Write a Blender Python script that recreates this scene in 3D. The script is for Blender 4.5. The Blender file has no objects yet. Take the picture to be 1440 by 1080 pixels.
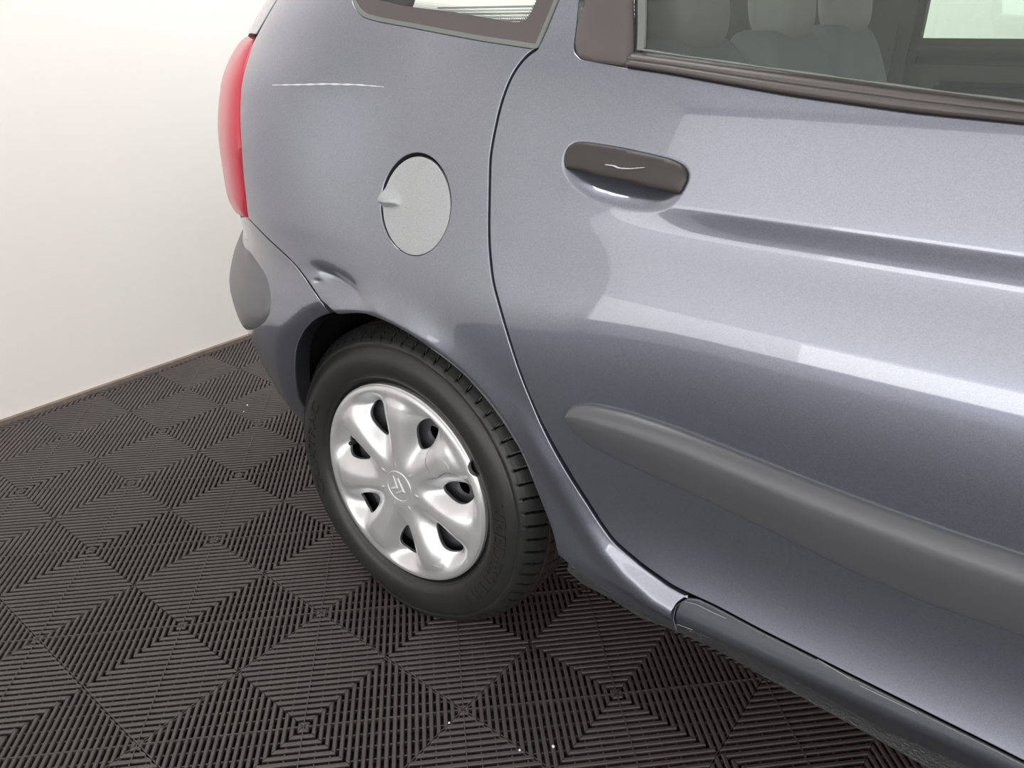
import bpy, bmesh, math, random
import numpy as np
from mathutils import Matrix, Vector, Euler
from mathutils.geometry import delaunay_2d_cdt
random.seed(7)
sc = bpy.context.scene
COL = sc.collection

# ---------------------------------------------------------------- camera
cam = bpy.data.objects.new('camera', bpy.data.cameras.new('camera'))
COL.objects.link(cam); sc.camera = cam
cam.data.sensor_width = 36.0; cam.data.lens = 1052.32/1440*36.0
cam.data.clip_start = 0.05
R_ = [[0.99308115, -0.11664526, -0.01355416], [-0.06424181, -0.44302833, -0.89420293], [0.09829966, 0.88888682, -0.44745659]]
cam.matrix_world = Matrix(((R_[0][0], -R_[1][0], -R_[2][0], 0.557771), (R_[0][1], -R_[1][1], -R_[2][1], -1.234069), (R_[0][2], -R_[1][2], -R_[2][2], 1.12876), (0, 0, 0, 1)))

# car frame: origin on the floor under the rear wheel, x forward, y outward (towards the camera side), z up
OX, OY, TH = 0.474249, 0.003684, -0.758899
AX = (math.cos(TH), math.sin(TH)); NY = (math.sin(TH), -math.cos(TH))
def W(x, y, z=0.0): return Vector((OX+x*AX[0]+y*NY[0], OY+x*AX[1]+y*NY[1], z))

# ---------------------------------------------------------------- light and exposure
sc.view_settings.view_transform = 'Standard'; sc.view_settings.look = 'None'
sc.view_settings.exposure = 0.15; sc.view_settings.gamma = 1.0; sc.view_settings.use_curve_mapping = False
sc.cycles.use_denoising = True
wd = bpy.data.worlds.new('world'); sc.world = wd; wd.use_nodes = True
wd.node_tree.nodes['Background'].inputs[0].default_value = (1, 0.99, 0.97, 1)
wd.node_tree.nodes['Background'].inputs[1].default_value = 0.3
def area(name, x, y, z, sx, sy, power, tgt=None, col=(1, 1, 1)):
    l = bpy.data.lights.new(name, 'AREA'); l.shape = 'RECTANGLE'; l.size = sx; l.size_y = sy; l.energy = power; l.color = col
    o = bpy.data.objects.new(name, l); COL.objects.link(o); o.location = W(x, y, z)
    d = (W(*tgt)-o.location) if tgt else Vector((0, 0, -1))
    if tgt: o.rotation_euler = d.to_track_quat('-Z', 'Y').to_euler()
    else: o.rotation_euler = (0, 0, TH)
    return o
area('softbox_light', 0.6, 3.3, 1.62, 8.0, 2.5, 78, (0.6, 0.0, 1.62))
area('low_highlight_fill', 1.6, 3.20, 0.66, 6.6, 0.6, 13, (1.6, 0.0, 0.66))  # low strips added for the door highlight, overlapped so its end fades
area('low_highlight_fill', 2.4, 3.17, 0.64, 4.8, 0.5, 13, (2.4, 0.0, 0.64))
area('low_highlight_fill', 3.0, 3.14, 0.62, 3.8, 0.4, 14, (3.0, 0.0, 0.62))
area('ceiling_panel_light', 0.2, -2.9, 2.9, 3.2, 0.9, 90)
area('ceiling_panel_light', 3.2, 0.6, 2.9, 0.7, 3.0, 10)
area('ceiling_panel_light', -0.35, -0.9, 2.9, 0.8, 3.2, 66)

# ---------- body surface: plan curve swept by a height profile (car axes: x forward, y outward, z up)
def _spl(xs, ys):
    """monotone-ish cubic hermite through points, returns vectorised function"""
    xs = np.array(xs, float); ys = np.array(ys, float)
    d = np.diff(ys)/np.diff(xs)
    m = np.zeros_like(ys); m[1:-1] = np.where(d[1:]*d[:-1] > 0, 2*d[1:]*d[:-1]/(d[1:]+d[:-1]+1e-12), 0)
    m[0] = d[0]; m[-1] = d[-1]
    def f(x):
        x = np.clip(x, xs[0], xs[-1]); i = np.clip(np.searchsorted(xs, x)-1, 0, len(xs)-2)
        h = xs[i+1]-xs[i]; t = (x-xs[i])/h
        return ((2*t**3-3*t**2+1)*ys[i]+(t**3-2*t**2+t)*h*m[i]+(-2*t**3+3*t**2)*ys[i+1]+(t**3-t**2)*h*m[i+1])
    return f
def sst(a, b, x):
    t = np.clip((x-a)/(b-a), 0, 1); return t*t*(3-2*t)
# plan curve: curvature as a function of arc length u (u = x on the straight side)
U0, U1, DU = -1.5, 2.6, 0.002
_u = np.arange(U0, U1, DU)
def _kap(u):
    return 0.03 + 0.25*sst(0.45, 0.0, u) + 1.35*sst(-0.06, -0.30, u) - 0.9*sst(-0.95, -1.25, u)
_i0 = int(round((0.6-U0)/DU)); _hd = np.zeros_like(_u); _k = _kap(_u)
_c = np.concatenate([[0], np.cumsum((_k[1:]+_k[:-1])/2*DU)]); _hd = _c-_c[_i0]      # heading: 0 = along +x at u=.6
_cx = np.concatenate([[0], np.cumsum(np.cos((_hd[1:]+_hd[:-1])/2)*DU)]); _cy = np.concatenate([[0], np.cumsum(-np.sin((_hd[1:]+_hd[:-1])/2)*DU)])
_cx = _cx-_cx[_i0]+0.6; _cy = _cy-_cy[_i0]
def plan(u):
    x = np.interp(u, _u, _cx); y = np.interp(u, _u, _cy); a = np.interp(u, _u, _hd)
    return x, y, np.sin(a), np.cos(a)             # point and outward normal
# slope angle (deg, + = faces up) of the side against height, integrated to the offset
EZ = [(0.10,-60),(0.18,-40),(0.225,-6),(0.275,-8),(0.300,-26),(0.336,-26),(0.346,4),(0.358,20),(0.40,14),(0.45,3),(0.50,-7),(0.56,-8),(0.62,-5),(0.67,-3),(0.70,0),(0.74,4),(0.77,8),(0.79,11.5),(0.82,18),(0.855,22),(0.876,16),(0.888,2),(0.912,-3),(0.921,9),(0.95,14),(1.00,17),(1.04,20),(1.075,26),(1.12,18),(1.2,15),(1.4,18),(1.6,30)]
_z = np.arange(0.10, 1.70, 0.002)
_e = _spl([a for a, b in EZ], [b for a, b in EZ])(_z)
_hs = np.concatenate([[0], np.cumsum(-np.tan(np.radians((_e[1:]+_e[:-1])/2))*0.002)])
_hs = _hs-np.interp(0.72, _z, _hs)+0.052
def h_side(z): return np.interp(z, _z, _hs)
# near the wheel the crease fades and the side is plainer
EQ = [(0.10,-60),(0.18,-40),(0.24,-26),(0.29,-14),(0.36,-6),(0.50,-6),(0.60,-2),(0.68,3),(0.74,8.5),(0.78,12.5),(0.84,15),(0.90,14),(0.96,14),(1.00,16),(1.04,20),(1.075,25),(1.12,17),(1.2,15),(1.4,18),(1.6,30)]
_eq = _spl([a for a, b in EQ], [b for a, b in EQ])(_z)
_hq = np.concatenate([[0], np.cumsum(-np.tan(np.radians((_eq[1:]+_eq[:-1])/2))*0.002)])
_hq = _hq-np.interp(0.72, _z, _hq)+0.045
HR = [(0.20,-0.02),(0.30,0.03),(0.40,0.078),(0.48,0.099),(0.55,0.112),(0.6,0.116),(0.65,0.102),(0.69,0.084),(0.72,0.076),(0.76,0.079),(0.8,0.085),(0.9,0.082),(1.0,0.061),(1.1,0.002),(1.2,-0.077),(1.6,-0.45)]
def set_hr(v):
    global HR, _hr; HR = v; _hr = _spl([a for a, b in v], [b for a, b in v])
set_hr(HR)
ARCHL = np.array([(-0.3315, 0.2), (-0.3085, 0.2551), (-0.2915, 0.3138), (-0.2861, 0.3325), (-0.28, 0.3509), (-0.2733, 0.3691), (-0.2661, 0.3871), (-0.2586, 0.4051), (-0.2512, 0.4231), (-0.2439, 0.4411), (-0.2367, 0.4592), (-0.2294, 0.4772), (-0.222, 0.4952), (-0.2143, 0.5131), (-0.2062, 0.5307), (-0.1973, 0.5479), (-0.1876, 0.5646), (-0.1768, 0.5806), (-0.1648, 0.5956), (-0.1516, 0.6093), (-0.137, 0.6215), (-0.1212, 0.6319), (-0.1042, 0.6407), (-0.0865, 0.6481), (-0.0682, 0.6545), (-0.0497, 0.6599), (-0.0309, 0.6642), (-0.0118, 0.6673), (0.0073, 0.6688), (0.0266, 0.6689), (0.0459, 0.6678), (0.0652, 0.6657), (0.0844, 0.6628), (0.1034, 0.6591), (0.1222, 0.6544), (0.1408, 0.6489), (0.1591, 0.6425), (0.1772, 0.6355), (0.1949, 0.6277), (0.2122, 0.6191), (0.229, 0.6095), (0.245, 0.5988), (0.2602, 0.5869), (0.2744, 0.5739), (0.2876, 0.5599), (0.2996, 0.5449), (0.3102, 0.529), (0.3194, 0.5121), (0.3273, 0.4946), (0.3343, 0.4765), (0.3408, 0.4582), (0.3474, 0.4399), (0.354, 0.4216), (0.3605, 0.4033), (0.3664, 0.3849), (0.3713, 0.3663), (0.3749, 0.3474), (0.3773, 0.3282), (0.3787, 0.3089), (0.3796, 0.2894), (0.3803, 0.27)])
def pdist(u, z, L, closed=False):
    """distance from points to a polyline"""
    u = np.asarray(u, float); z = np.asarray(z, float); sh = u.shape; u = u.ravel(); z = z.ravel()
    A = np.asarray(L, float); B = np.roll(A, -1, 0)
    if not closed: A, B = A[:-1], B[:-1]
    d = np.full(u.shape, 1e9)
    for a, b in zip(A, B):
        e = b-a; l = max(e@e, 1e-12)
        t = np.clip(((u-a[0])*e[0]+(z-a[1])*e[1])/l, 0, 1)
        d = np.minimum(d, (u-a[0]-t*e[0])**2+(z-a[1]-t*e[1])**2)
    return np.sqrt(d).reshape(sh)
GAPL = np.array([(.30,.72),(0.343,0.621),(0.387,0.545),(0.422,0.489),(0.459,0.436),(0.49,0.405),(0.530,0.386),(0.587,0.372),(0.66,0.368)])
RIDGE = GAPL+np.array([-.018,-.016])
def hoff(u, z):
    u = np.asarray(u, float)+0*np.asarray(z, float); z = z+0*u
    s = sst(0.30, 0.64, u)
    h = np.interp(z, _z, _hs)*s+np.interp(z, _z, _hq)*(1-s)
    w = sst(0.08, -0.34, u)
    h = h*(1-w)+_hr(z)*w
    da = pdist(u, z, ARCHL)
    q = sst(-0.13, -0.06, u)*sst(.5, .3, u)
    h = h+0.013*(.40+.60*sst(.23, .09, u))*np.exp(-(da/0.038)**2)*q*sst(0.30, 0.42, z)
    h = h-0.0080*np.clip(1-da/0.016, 0, 1)**2*q
    # bumper turns in towards the arch
    lip = np.clip(1-da/0.034, 0, 1)
    h = h-0.022*lip**1.6*sst(-0.05, -0.11, u)
    # sill swelling under the door gap
    dr = pdist(u, z, RIDGE)
    h = h+0.0095*np.exp(-(dr/0.022)**2)*sst(.62,.50,z)*QUARTER[0]
    # dent above the rear of the arch: two facets meeting in a crease
    t = (z-0.706)-(-0.30)*(u+0.05)                     # above / below the crease line
    env = np.exp(-(np.abs((u+0.062)/0.060)**3+np.abs((z-0.695)/0.040)**3))
    h = h-DENT[0]*env*np.exp(-(np.sqrt(t*t+0.0045**2)-.0045)/0.017)
    h = h-DENT[1]*np.exp(-(((u+0.118)/0.014)**2+((z-0.700)/0.007)**2))
    h = h+DENT[1]*.6*np.exp(-(((u-0.030)/0.020)**2+((z-0.693)/0.010)**2))
    return h
QUARTER = [0.0]
DENT = [0.0150, 0.0036]
DENTL = np.array([(-.115,.715),(-.07,.712),(-.035,.70),(0.02,.682)])
def P(u, z, off=0.0):
    x, y, nx, ny = plan(u); h = hoff(u, z)+off
    return np.stack([x+nx*h, y+ny*h, z+0*x], -1)

# ---------------------------------------------------------------- helpers
def lin(r, g, b):
    return tuple(((c/255)/12.92 if c/255 <= .04045 else ((c/255+.055)/1.055)**2.4) for c in (r, g, b))+(1.0,)
def mat(name, col, rough=.5, metal=0.0, coat=0.0, crough=.03, spec=.5, bump=0.0, bscale=200, var=0.0, vscale=6, bdist=.001, rvar=0.0):
    m = bpy.data.materials.new(name); m.use_nodes = True; nt = m.node_tree; b = nt.nodes['Principled BSDF']
    b.inputs['Base Color'].default_value = col; b.inputs['Roughness'].default_value = rough; b.inputs['Metallic'].default_value = metal
    b.inputs['Coat Weight'].default_value = coat; b.inputs['Coat Roughness'].default_value = crough; b.inputs['Specular IOR Level'].default_value = spec
    tc = nt.nodes.new('ShaderNodeTexCoord')
    if bump:
        n = nt.nodes.new('ShaderNodeTexNoise'); n.inputs['Scale'].default_value = bscale; n.inputs['Detail'].default_value = 3
        k = nt.nodes.new('ShaderNodeBump'); k.inputs['Strength'].default_value = bump; k.inputs['Distance'].default_value = bdist
        nt.links.new(tc.outputs['Object'], n.inputs['Vector']); nt.links.new(n.outputs['Fac'], k.inputs['Height']); nt.links.new(k.outputs[0], b.inputs['Normal'])
    if var or rvar:
        n = nt.nodes.new('ShaderNodeTexNoise'); n.inputs['Scale'].default_value = vscale; n.inputs['Detail'].default_value = 6
        nt.links.new(tc.outputs['Object'], n.inputs['Vector'])
        if var:
            r = nt.nodes.new('ShaderNodeMapRange'); r.inputs[1].default_value = .3; r.inputs[2].default_value = .7; r.inputs[3].default_value = 1-var; r.inputs[4].default_value = 1+var
            x = nt.nodes.new('ShaderNodeMix'); x.data_type = 'RGBA'; x.blend_type = 'MULTIPLY'; x.inputs[0].default_value = 1; x.inputs[6].default_value = col
            nt.links.new(n.outputs['Fac'], r.inputs[0]); nt.links.new(r.outputs[0], x.inputs[7]); nt.links.new(x.outputs[2], b.inputs['Base Color'])
        if rvar:
            r = nt.nodes.new('ShaderNodeMapRange'); r.inputs[1].default_value = .3; r.inputs[2].default_value = .7; r.inputs[3].default_value = max(0, rough-rvar); r.inputs[4].default_value = rough+rvar
            nt.links.new(n.outputs['Fac'], r.inputs[0]); nt.links.new(r.outputs[0], b.inputs['Roughness'])
    return m
def glass(name, tint):
    m = bpy.data.materials.new(name); m.use_nodes = True; nt = m.node_tree; nt.nodes.clear()
    o = nt.nodes.new('ShaderNodeOutputMaterial'); t = nt.nodes.new('ShaderNodeBsdfTransparent'); g = nt.nodes.new('ShaderNodeBsdfGlossy')
    f = nt.nodes.new('ShaderNodeFresnel'); x = nt.nodes.new('ShaderNodeMixShader'); f.inputs['IOR'].default_value = 1.75
    t.inputs[0].default_value = tint; g.inputs['Roughness'].default_value = .02; g.inputs['Color'].default_value = (.95, 1, .97, 1)
    nt.links.new(f.outputs[0], x.inputs[0]); nt.links.new(t.outputs[0], x.inputs[1]); nt.links.new(g.outputs[0], x.inputs[2]); nt.links.new(x.outputs[0], o.inputs[0])
    return m
def paint(name, col, rough, metal, coat=1.0):
    """metallic car paint: flake layer with tiny sparkle under a clear coat"""
    m = mat(name, col, rough, metal, coat, .03)
    m.node_tree.nodes['Principled BSDF'].inputs['Coat IOR'].default_value = 1.85
    nt = m.node_tree; b = nt.nodes['Principled BSDF']; tc = nt.nodes.new('ShaderNodeTexCoord')
    v = nt.nodes.new('ShaderNodeTexVoronoi'); v.inputs['Scale'].default_value = 900
    r = nt.nodes.new('ShaderNodeMix'); r.data_type = 'RGBA'; r.blend_type = 'MULTIPLY'; r.inputs[0].default_value = 1; r.inputs[6].default_value = col
    mr = nt.nodes.new('ShaderNodeMapRange'); mr.inputs[3].default_value = .86; mr.inputs[4].default_value = 1.14
    nt.links.new(tc.outputs['Object'], v.inputs['Vector']); nt.links.new(v.outputs['Color'], mr.inputs[0]); nt.links.new(mr.outputs[0], r.inputs[7]); nt.links.new(r.outputs[2], b.inputs['Base Color'])
    return m
M = {}
M['paint'] = paint('metallic_grey_paint', (.200, .214, .264, 1), .33, .70)
M['flap'] = paint('satin_silver_grey_paint', (.40, .415, .43, 1), .5, .5, .25)
M['bump'] = paint('bumper_grey_paint', (.185, .197, .235, 1), .35, .70)
M['skirt'] = paint('dark_scuffed_sill_paint', (.075, .080, .094, 1), .45, .5, .5)  # separate sill paint, set darker than the body grey
M['rubber'] = mat('grey_plastic_moulding', lin(84, 85, 89), .38, 0, 0, .3, .6, .08, 500, .04)
M['insert'] = mat('bumper_corner_plastic', lin(92, 93, 96), .42, 0, .1, .3, .5, .1, 500, .03)
M['trim'] = mat('weathered_brown_black_plastic', lin(88, 82, 79), .40, 0, 0, .3, .5, .06, 400, .08, 12)
M['guard'] = mat('textured_black_underseal', lin(66, 66, 68), .42, 0, 0, .3, .7, 1.0, 260, .25, 160, .004)
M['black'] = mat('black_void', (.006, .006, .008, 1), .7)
M['liner'] = mat('black_wheel_arch_liner', (.010, .010, .014, 1), .6, bump=.3, bscale=60)
M['tyre'] = mat('tyre_rubber', lin(42, 42, 42), .40, 0, 0, .3, .5, .12, 260, .12, 14)
M['tread'] = mat('tyre_tread_rubber', lin(52, 47, 44), .7, 0, 0, .3, .3, .3, 200, .2, 20)
M['cover'] = mat('silver_plastic_wheel_cover', (.70, .71, .72, 1), .33, .58, .3, .12, .5, 0, 1, .04, 25)
M['rim'] = mat('dark_steel_rim', lin(95, 96, 100), .5, .3)
M['lamp'] = mat('red_tail_lamp_lens', (.50, .045, .07, 1), .36, 0, .5, .08, .3)
M['lampedge'] = mat('pale_lamp_reflector', lin(225, 200, 200), .2, 0, 1)
M['floor'] = mat('dark_grey_plastic_tile', lin(75, 69, 67), .42, 0, 0, .3, .42, .1, 300, .10, 9)
M['under'] = mat('dark_subfloor', lin(26, 24, 24), .8)
M['wall'] = mat('off_white_wall', lin(238, 233, 228), .65, 0, 0, .3, .3, .05, 3, .015, 2)
M['ceil'] = mat('white_ceiling', lin(244, 244, 244), .8)
M['base'] = mat('dusty_brown_edge_strip', lin(120, 108, 100), .7, var=.15, vscale=40)
M['glass'] = glass('green_tinted_glass', (.84, .92, .87, 1))
M['frit'] = mat('black_frit_glass', lin(92, 86, 86), .5, 0, 0, .1, .25)
M['seal'] = mat('grey_green_rubber_seal', lin(112, 117, 112), .45)
M['blackseal'] = mat('black_rubber_seal', lin(30, 30, 31), .5)
M['fabric'] = mat('grey_seat_fabric', lin(185, 193, 195), .9, bump=.2, bscale=300)
M['head'] = mat('grey_headrest_vinyl', lin(216, 216, 208), .7)
M['card'] = mat('grey_door_card', lin(138, 137, 133), .7)
M['dash'] = mat('dark_interior_trim', lin(82, 84, 83), .7)
M['scratch'] = mat('pale_scratch', lin(205, 205, 210), .6)
M['scuff'] = mat('grey_scuff', lin(140, 141, 146), .6)
M['dark_scratch'] = mat('dark_scuff', lin(60, 62, 66), .6)
M['handle'] = mat('black_handle_plastic', lin(50, 47, 45), .45, 0, .1, .3, .5, .04, 400, .06, 14)

def link(name, me, m=None, parent=None, smooth=True):
    o = bpy.data.objects.new(name, me); COL.objects.link(o)
    if m: me.materials.append(m)
    if parent is not None: o.parent = parent
    if smooth and len(me.polygons): me.polygons.foreach_set('use_smooth', [True]*len(me.polygons))
    return o
def mesh(name, v, f, m=None, parent=None, smooth=True, nrm=None):
    me = bpy.data.meshes.new(name); me.from_pydata([tuple(map(float, p)) for p in v], [], [tuple(map(int, q)) for q in f]); me.update()
    o = link(name, me, m, parent, smooth)
    if nrm is not None: me.normals_split_custom_set_from_vertices([tuple(map(float, q)) for q in nrm])
    return o
def empty(name, loc=(0, 0, 0), rz=0.0):
    o = bpy.data.objects.new(name, None); COL.objects.link(o); o.location = loc; o.rotation_euler = (0, 0, rz); o.empty_display_size = .2; return o
def box(name, c, s, m, parent=None, bev=0.0, rot=None, seg=2):
    bm = bmesh.new(); bmesh.ops.create_cube(bm, size=1)
    bmesh.ops.scale(bm, vec=s, verts=bm.verts)
    if bev: bmesh.ops.bevel(bm, geom=bm.edges[:], offset=bev, segments=seg, affect='EDGES')
    if rot: bmesh.ops.rotate(bm, verts=bm.verts, matrix=Euler(rot).to_matrix(), cent=(0, 0, 0))
    bmesh.ops.translate(bm, vec=c, verts=bm.verts)
    me = bpy.data.meshes.new(name); bm.to_mesh(me); bm.free()
    return link(name, me, m, parent, smooth=False)
def loc(p):
    p = np.array(p, float); p[..., 1] *= -1; return p            # car axes -> local axes of the car empty
# ---- 2-D curves
def resample(p, step, closed):
    p = np.array(p, float)
    if closed: p = np.vstack([p, p[:1]])
    s = np.concatenate([[0], np.cumsum(np.hypot(*np.diff(p, axis=0).T))]); n = max(3, int(round(s[-1]/step)))
    t = np.linspace(0, s[-1], n+1); q = np.c_[np.interp(t, s, p[:, 0]), np.interp(t, s, p[:, 1])]
    return q[:-1] if closed else q
def curve(p, step=.004, sig=.008, closed=False):
    """smooth an outline: resample, then a small gaussian along its length"""
    q = resample(p, step, closed); k = int(max(1, round(sig/step))); w = np.exp(-np.arange(-3*k, 3*k+1)**2/(2*k*k)); w /= w.sum()
    if closed: e = np.vstack([q[-3*k:], q, q[:3*k]])
    else:
        e = np.vstack([2*q[0]-q[3*k:0:-1], q, 2*q[-1]-q[-2:-3*k-2:-1]]) if len(q) > 3*k+1 else None
        if e is None: return q
    return np.c_[np.convolve(e[:, 0], w, 'valid'), np.convolve(e[:, 1], w, 'valid')]
def inside(u, z, poly):
    p = np.asarray(poly); q = np.roll(p, -1, 0); c = np.zeros(np.shape(u), bool)
    for a, b in zip(p, q):
        if a[1] == b[1]: continue
        c ^= ((a[1] > z) != (b[1] > z)) & (u < (b[0]-a[0])*(z-a[1])/(b[1]-a[1])+a[0])
    return c
def area2(p): x, y = p[:, 0], p[:, 1]; return .5*np.sum(x*np.roll(y, -1)-np.roll(x, -1)*y)
def outdir(p):
    t = np.roll(p, -1, 0)-np.roll(p, 1, 0); t /= np.maximum(np.hypot(*t.T), 1e-9)[:, None]; return np.c_[t[:, 1], -t[:, 0]]
def inset(p, d):
    p = np.asarray(p); return p-outdir(p)*d*np.sign(area2(p))
def sheet(name, outer, m, parent, holes=(), step=.012, bstep=.005, off=0.0, F=None, grid=None, rim=((.0008, .0010), (.0012, .0035), (.0012, .016)), hrim=None, sharp=True):
    """a panel: outline (and holes) in surface coordinates, filled on a regular grid, lifted by F, with rolled edges"""
    F = F or P
    offf = off if callable(off) else (lambda u, z: off+0*u)
    loops = []
    for i, lp in enumerate([outer]+list(holes)):
        q = resample(lp, bstep, True)
        if (area2(q) < 0) == (i == 0): q = q[::-1]
        loops.append(q)
    o = loops[0]; u0, z0 = o.min(0); u1, z1 = o.max(0)
    gu, gz = np.meshgrid(np.arange(u0, u1, step), np.arange(z0, z1, step)); g = np.c_[gu.ravel(), gz.ravel()] if grid is None else grid
    ok = inside(g[:, 0], g[:, 1], o)
    for h in loops[1:]: ok &= ~inside(g[:, 0], g[:, 1], h)
    g = g[ok]
    for lp in loops: g = g[pdist(g[:, 0], g[:, 1], lp, True) > bstep*.55]
    allp = np.vstack(loops+[g]); ed = []; s = 0; rng = []
    for lp in loops:
        n = len(lp); ed += [(s+i, s+(i+1) % n) for i in range(n)]; rng.append((s, n)); s += n
    vo, _, fo, _, _, _ = delaunay_2d_cdt([Vector(p) for p in allp], ed, [], 0, 1e-7)
    v2 = np.array([(a.x, a.y) for a in vo])
    f = np.array([t for t in fo if len(t) == 3]); c = v2[f].mean(1)
    ok = inside(c[:, 0], c[:, 1], loops[0])
    for h in loops[1:]: ok &= ~inside(c[:, 0], c[:, 1], h)
    f = f[ok]
    a = v2[f]; sg = (a[:, 1, 0]-a[:, 0, 0])*(a[:, 2, 1]-a[:, 0, 1])-(a[:, 2, 0]-a[:, 0, 0])*(a[:, 1, 1]-a[:, 0, 1])
    f[sg < 0] = f[sg < 0][:, ::-1]
    def pos(q, d=0.0): return loc(F(q[:, 0], q[:, 1], offf(q[:, 0], q[:, 1])-d))
    def nor(q):
        e = 1e-3; du = np.array([e, 0]); dz = np.array([0, e])
        n = np.cross(pos(q+du)-pos(q-du), pos(q+dz)-pos(q-dz)); return n/np.maximum(np.linalg.norm(n, axis=1), 1e-12)[:, None]
    V = [pos(v2)]; N = [nor(v2)]; faces = [tuple(t) for t in f]; base = len(v2)
    for li, lp in enumerate(loops):
        rr = rim if li == 0 or hrim is None else hrim
        if not rr: continue
        od = outdir(lp); n = len(lp)
        from_idx = None
        # indices of the loop points in the CDT output
        st = rng[li][0]
        if len(v2) >= s and np.allclose(v2[st:st+n], lp, atol=1e-6): prev = list(range(st, st+n))
        else: prev = [int(((v2-p)**2).sum(1).argmin()) for p in lp]
        nl = nor(lp); o3 = pos(lp+od*1e-3)-pos(lp); o3 /= np.linalg.norm(o3, axis=1)[:, None]
        for k, (oo, dd) in enumerate(rr):
            V.append(pos(lp+od*oo, dd)); al = min(1.0, (k+.6)/1.6)*math.pi/2; N.append(nl*math.cos(al)+o3*math.sin(al))
            cur = list(range(base, base+n)); base += n
            for i in range(n):
                j = (i+1) % n; faces.append((prev[j], prev[i], cur[i], cur[j]))
            prev = cur
    return mesh(name, np.vstack(V), faces, m, parent, True, np.vstack(N))
def strip(name, pts, w, m, parent, F=None, off=.0004, taper=True):
    """a hair-thin raised line along a path on the surface (scratch, crack)"""
    F = F or P
    q = curve(pts, .002, .002) if len(pts) > 2 else resample(pts, .002, False); t = np.gradient(q, axis=0); t /= np.hypot(*t.T)[:, None]; nn = np.c_[-t[:, 1], t[:, 0]]
    k = np.linspace(0, 1, len(q)); ww = w*(np.sin(np.pi*np.clip(k, .02, .98))**.35 if taper else 1+0*k)*(1+.3*np.sin(k*57))
    a = q+nn*ww[:, None]/2; b = q-nn*ww[:, None]/2; n = len(q)
    v = np.vstack([loc(F(a[:, 0], a[:, 1], off)), loc(F(q[:, 0], q[:, 1], off*1.6)), loc(F(b[:, 0], b[:, 1], off))])
    f = [(i, i+1, n+i+1, n+i) for i in range(n-1)]+[(n+i, n+i+1, 2*n+i+1, 2*n+i) for i in range(n-1)]
    return mesh(name, v, f, m, parent)
def lathe(name, prof, m, parent, seg=64, axis='y', F=None, closed=False):
    """profile (r, h) turned about the wheel axis; F maps plane coords (a, b, h)"""
    th = np.arange(seg)*2*math.pi/seg; v = []
    pr_ = np.array(prof)
    for r, h in pr_: v.append(F(r*np.cos(th), r*np.sin(th), h+0*th))
    v = loc(np.vstack(v)); f = []
    for i in range(len(pr_)-1+(1 if closed else 0)):
        a = i*seg; b = ((i+1) % len(pr_))*seg
        f += [(a+j, a+(j+1) % seg, b+(j+1) % seg, b+j) for j in range(seg)]
    return mesh(name, v, f, m, parent)

# ================================================================ SETTING
def prism(name, x0, x1, y0, y1, z0, z1, m):                    # box in car axes
    v = [W(x, y, z) for z in (z0, z1) for x, y in ((x0, y0), (x1, y0), (x1, y1), (x0, y1))]
    f = [(0, 1, 2, 3), (7, 6, 5, 4), (0, 4, 5, 1), (1, 5, 6, 2), (2, 6, 7, 3), (3, 7, 4, 0)]
    o = mesh(name, v, f, m, None, False); o['kind'] = 'structure'; return o
# the visible wall runs almost square to the car
WA = Vector((-0.796, 0.952, 0)); WB = Vector((-0.166, 1.548, 0)); WD = (WB-WA).normalized(); WN = Vector((-WD.y, WD.x, 0))   # WN points away from the room
def wallbox(name, s0, s1, d0, d1, z0, z1, m):
    v = [WA+WD*s+WN*d+Vector((0, 0, z)) for z in (z0, z1) for s, d in ((s0, d0), (s1, d0), (s1, d1), (s0, d1))]
    f = [(0, 3, 2, 1), (4, 5, 6, 7), (0, 1, 5, 4), (1, 2, 6, 5), (2, 3, 7, 6), (3, 0, 4, 7)]
    o = mesh(name, v, f, m, None, False); o['kind'] = 'structure'; return o
wallbox('wall_rear', -4.5, 6.0, 0.012, 0.12, -0.03, 3.0, M['wall'])
wallbox('baseboard_rear', -4.5, 6.0, -0.004, 0.012, -0.02, 0.012, M['base'])
prism('wall_left', -2.3, 5.0, 3.4, 3.5, -.03, 3.0, M['wall'])
prism('wall_right', -2.3, 5.0, -4.6, -4.5, -.03, 3.0, M['wall'])
prism('wall_front', 4.8, 4.9, -4.6, 3.5, -.03, 3.0, M['wall'])
prism('ceiling', -2.4, 5.0, -4.7, 3.6, 3.0, 3.06, M['ceil'])
fl = prism('floor', -2.3, 4.9, -4.6, 3.5, -.05, -.017, M['under'])

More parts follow.
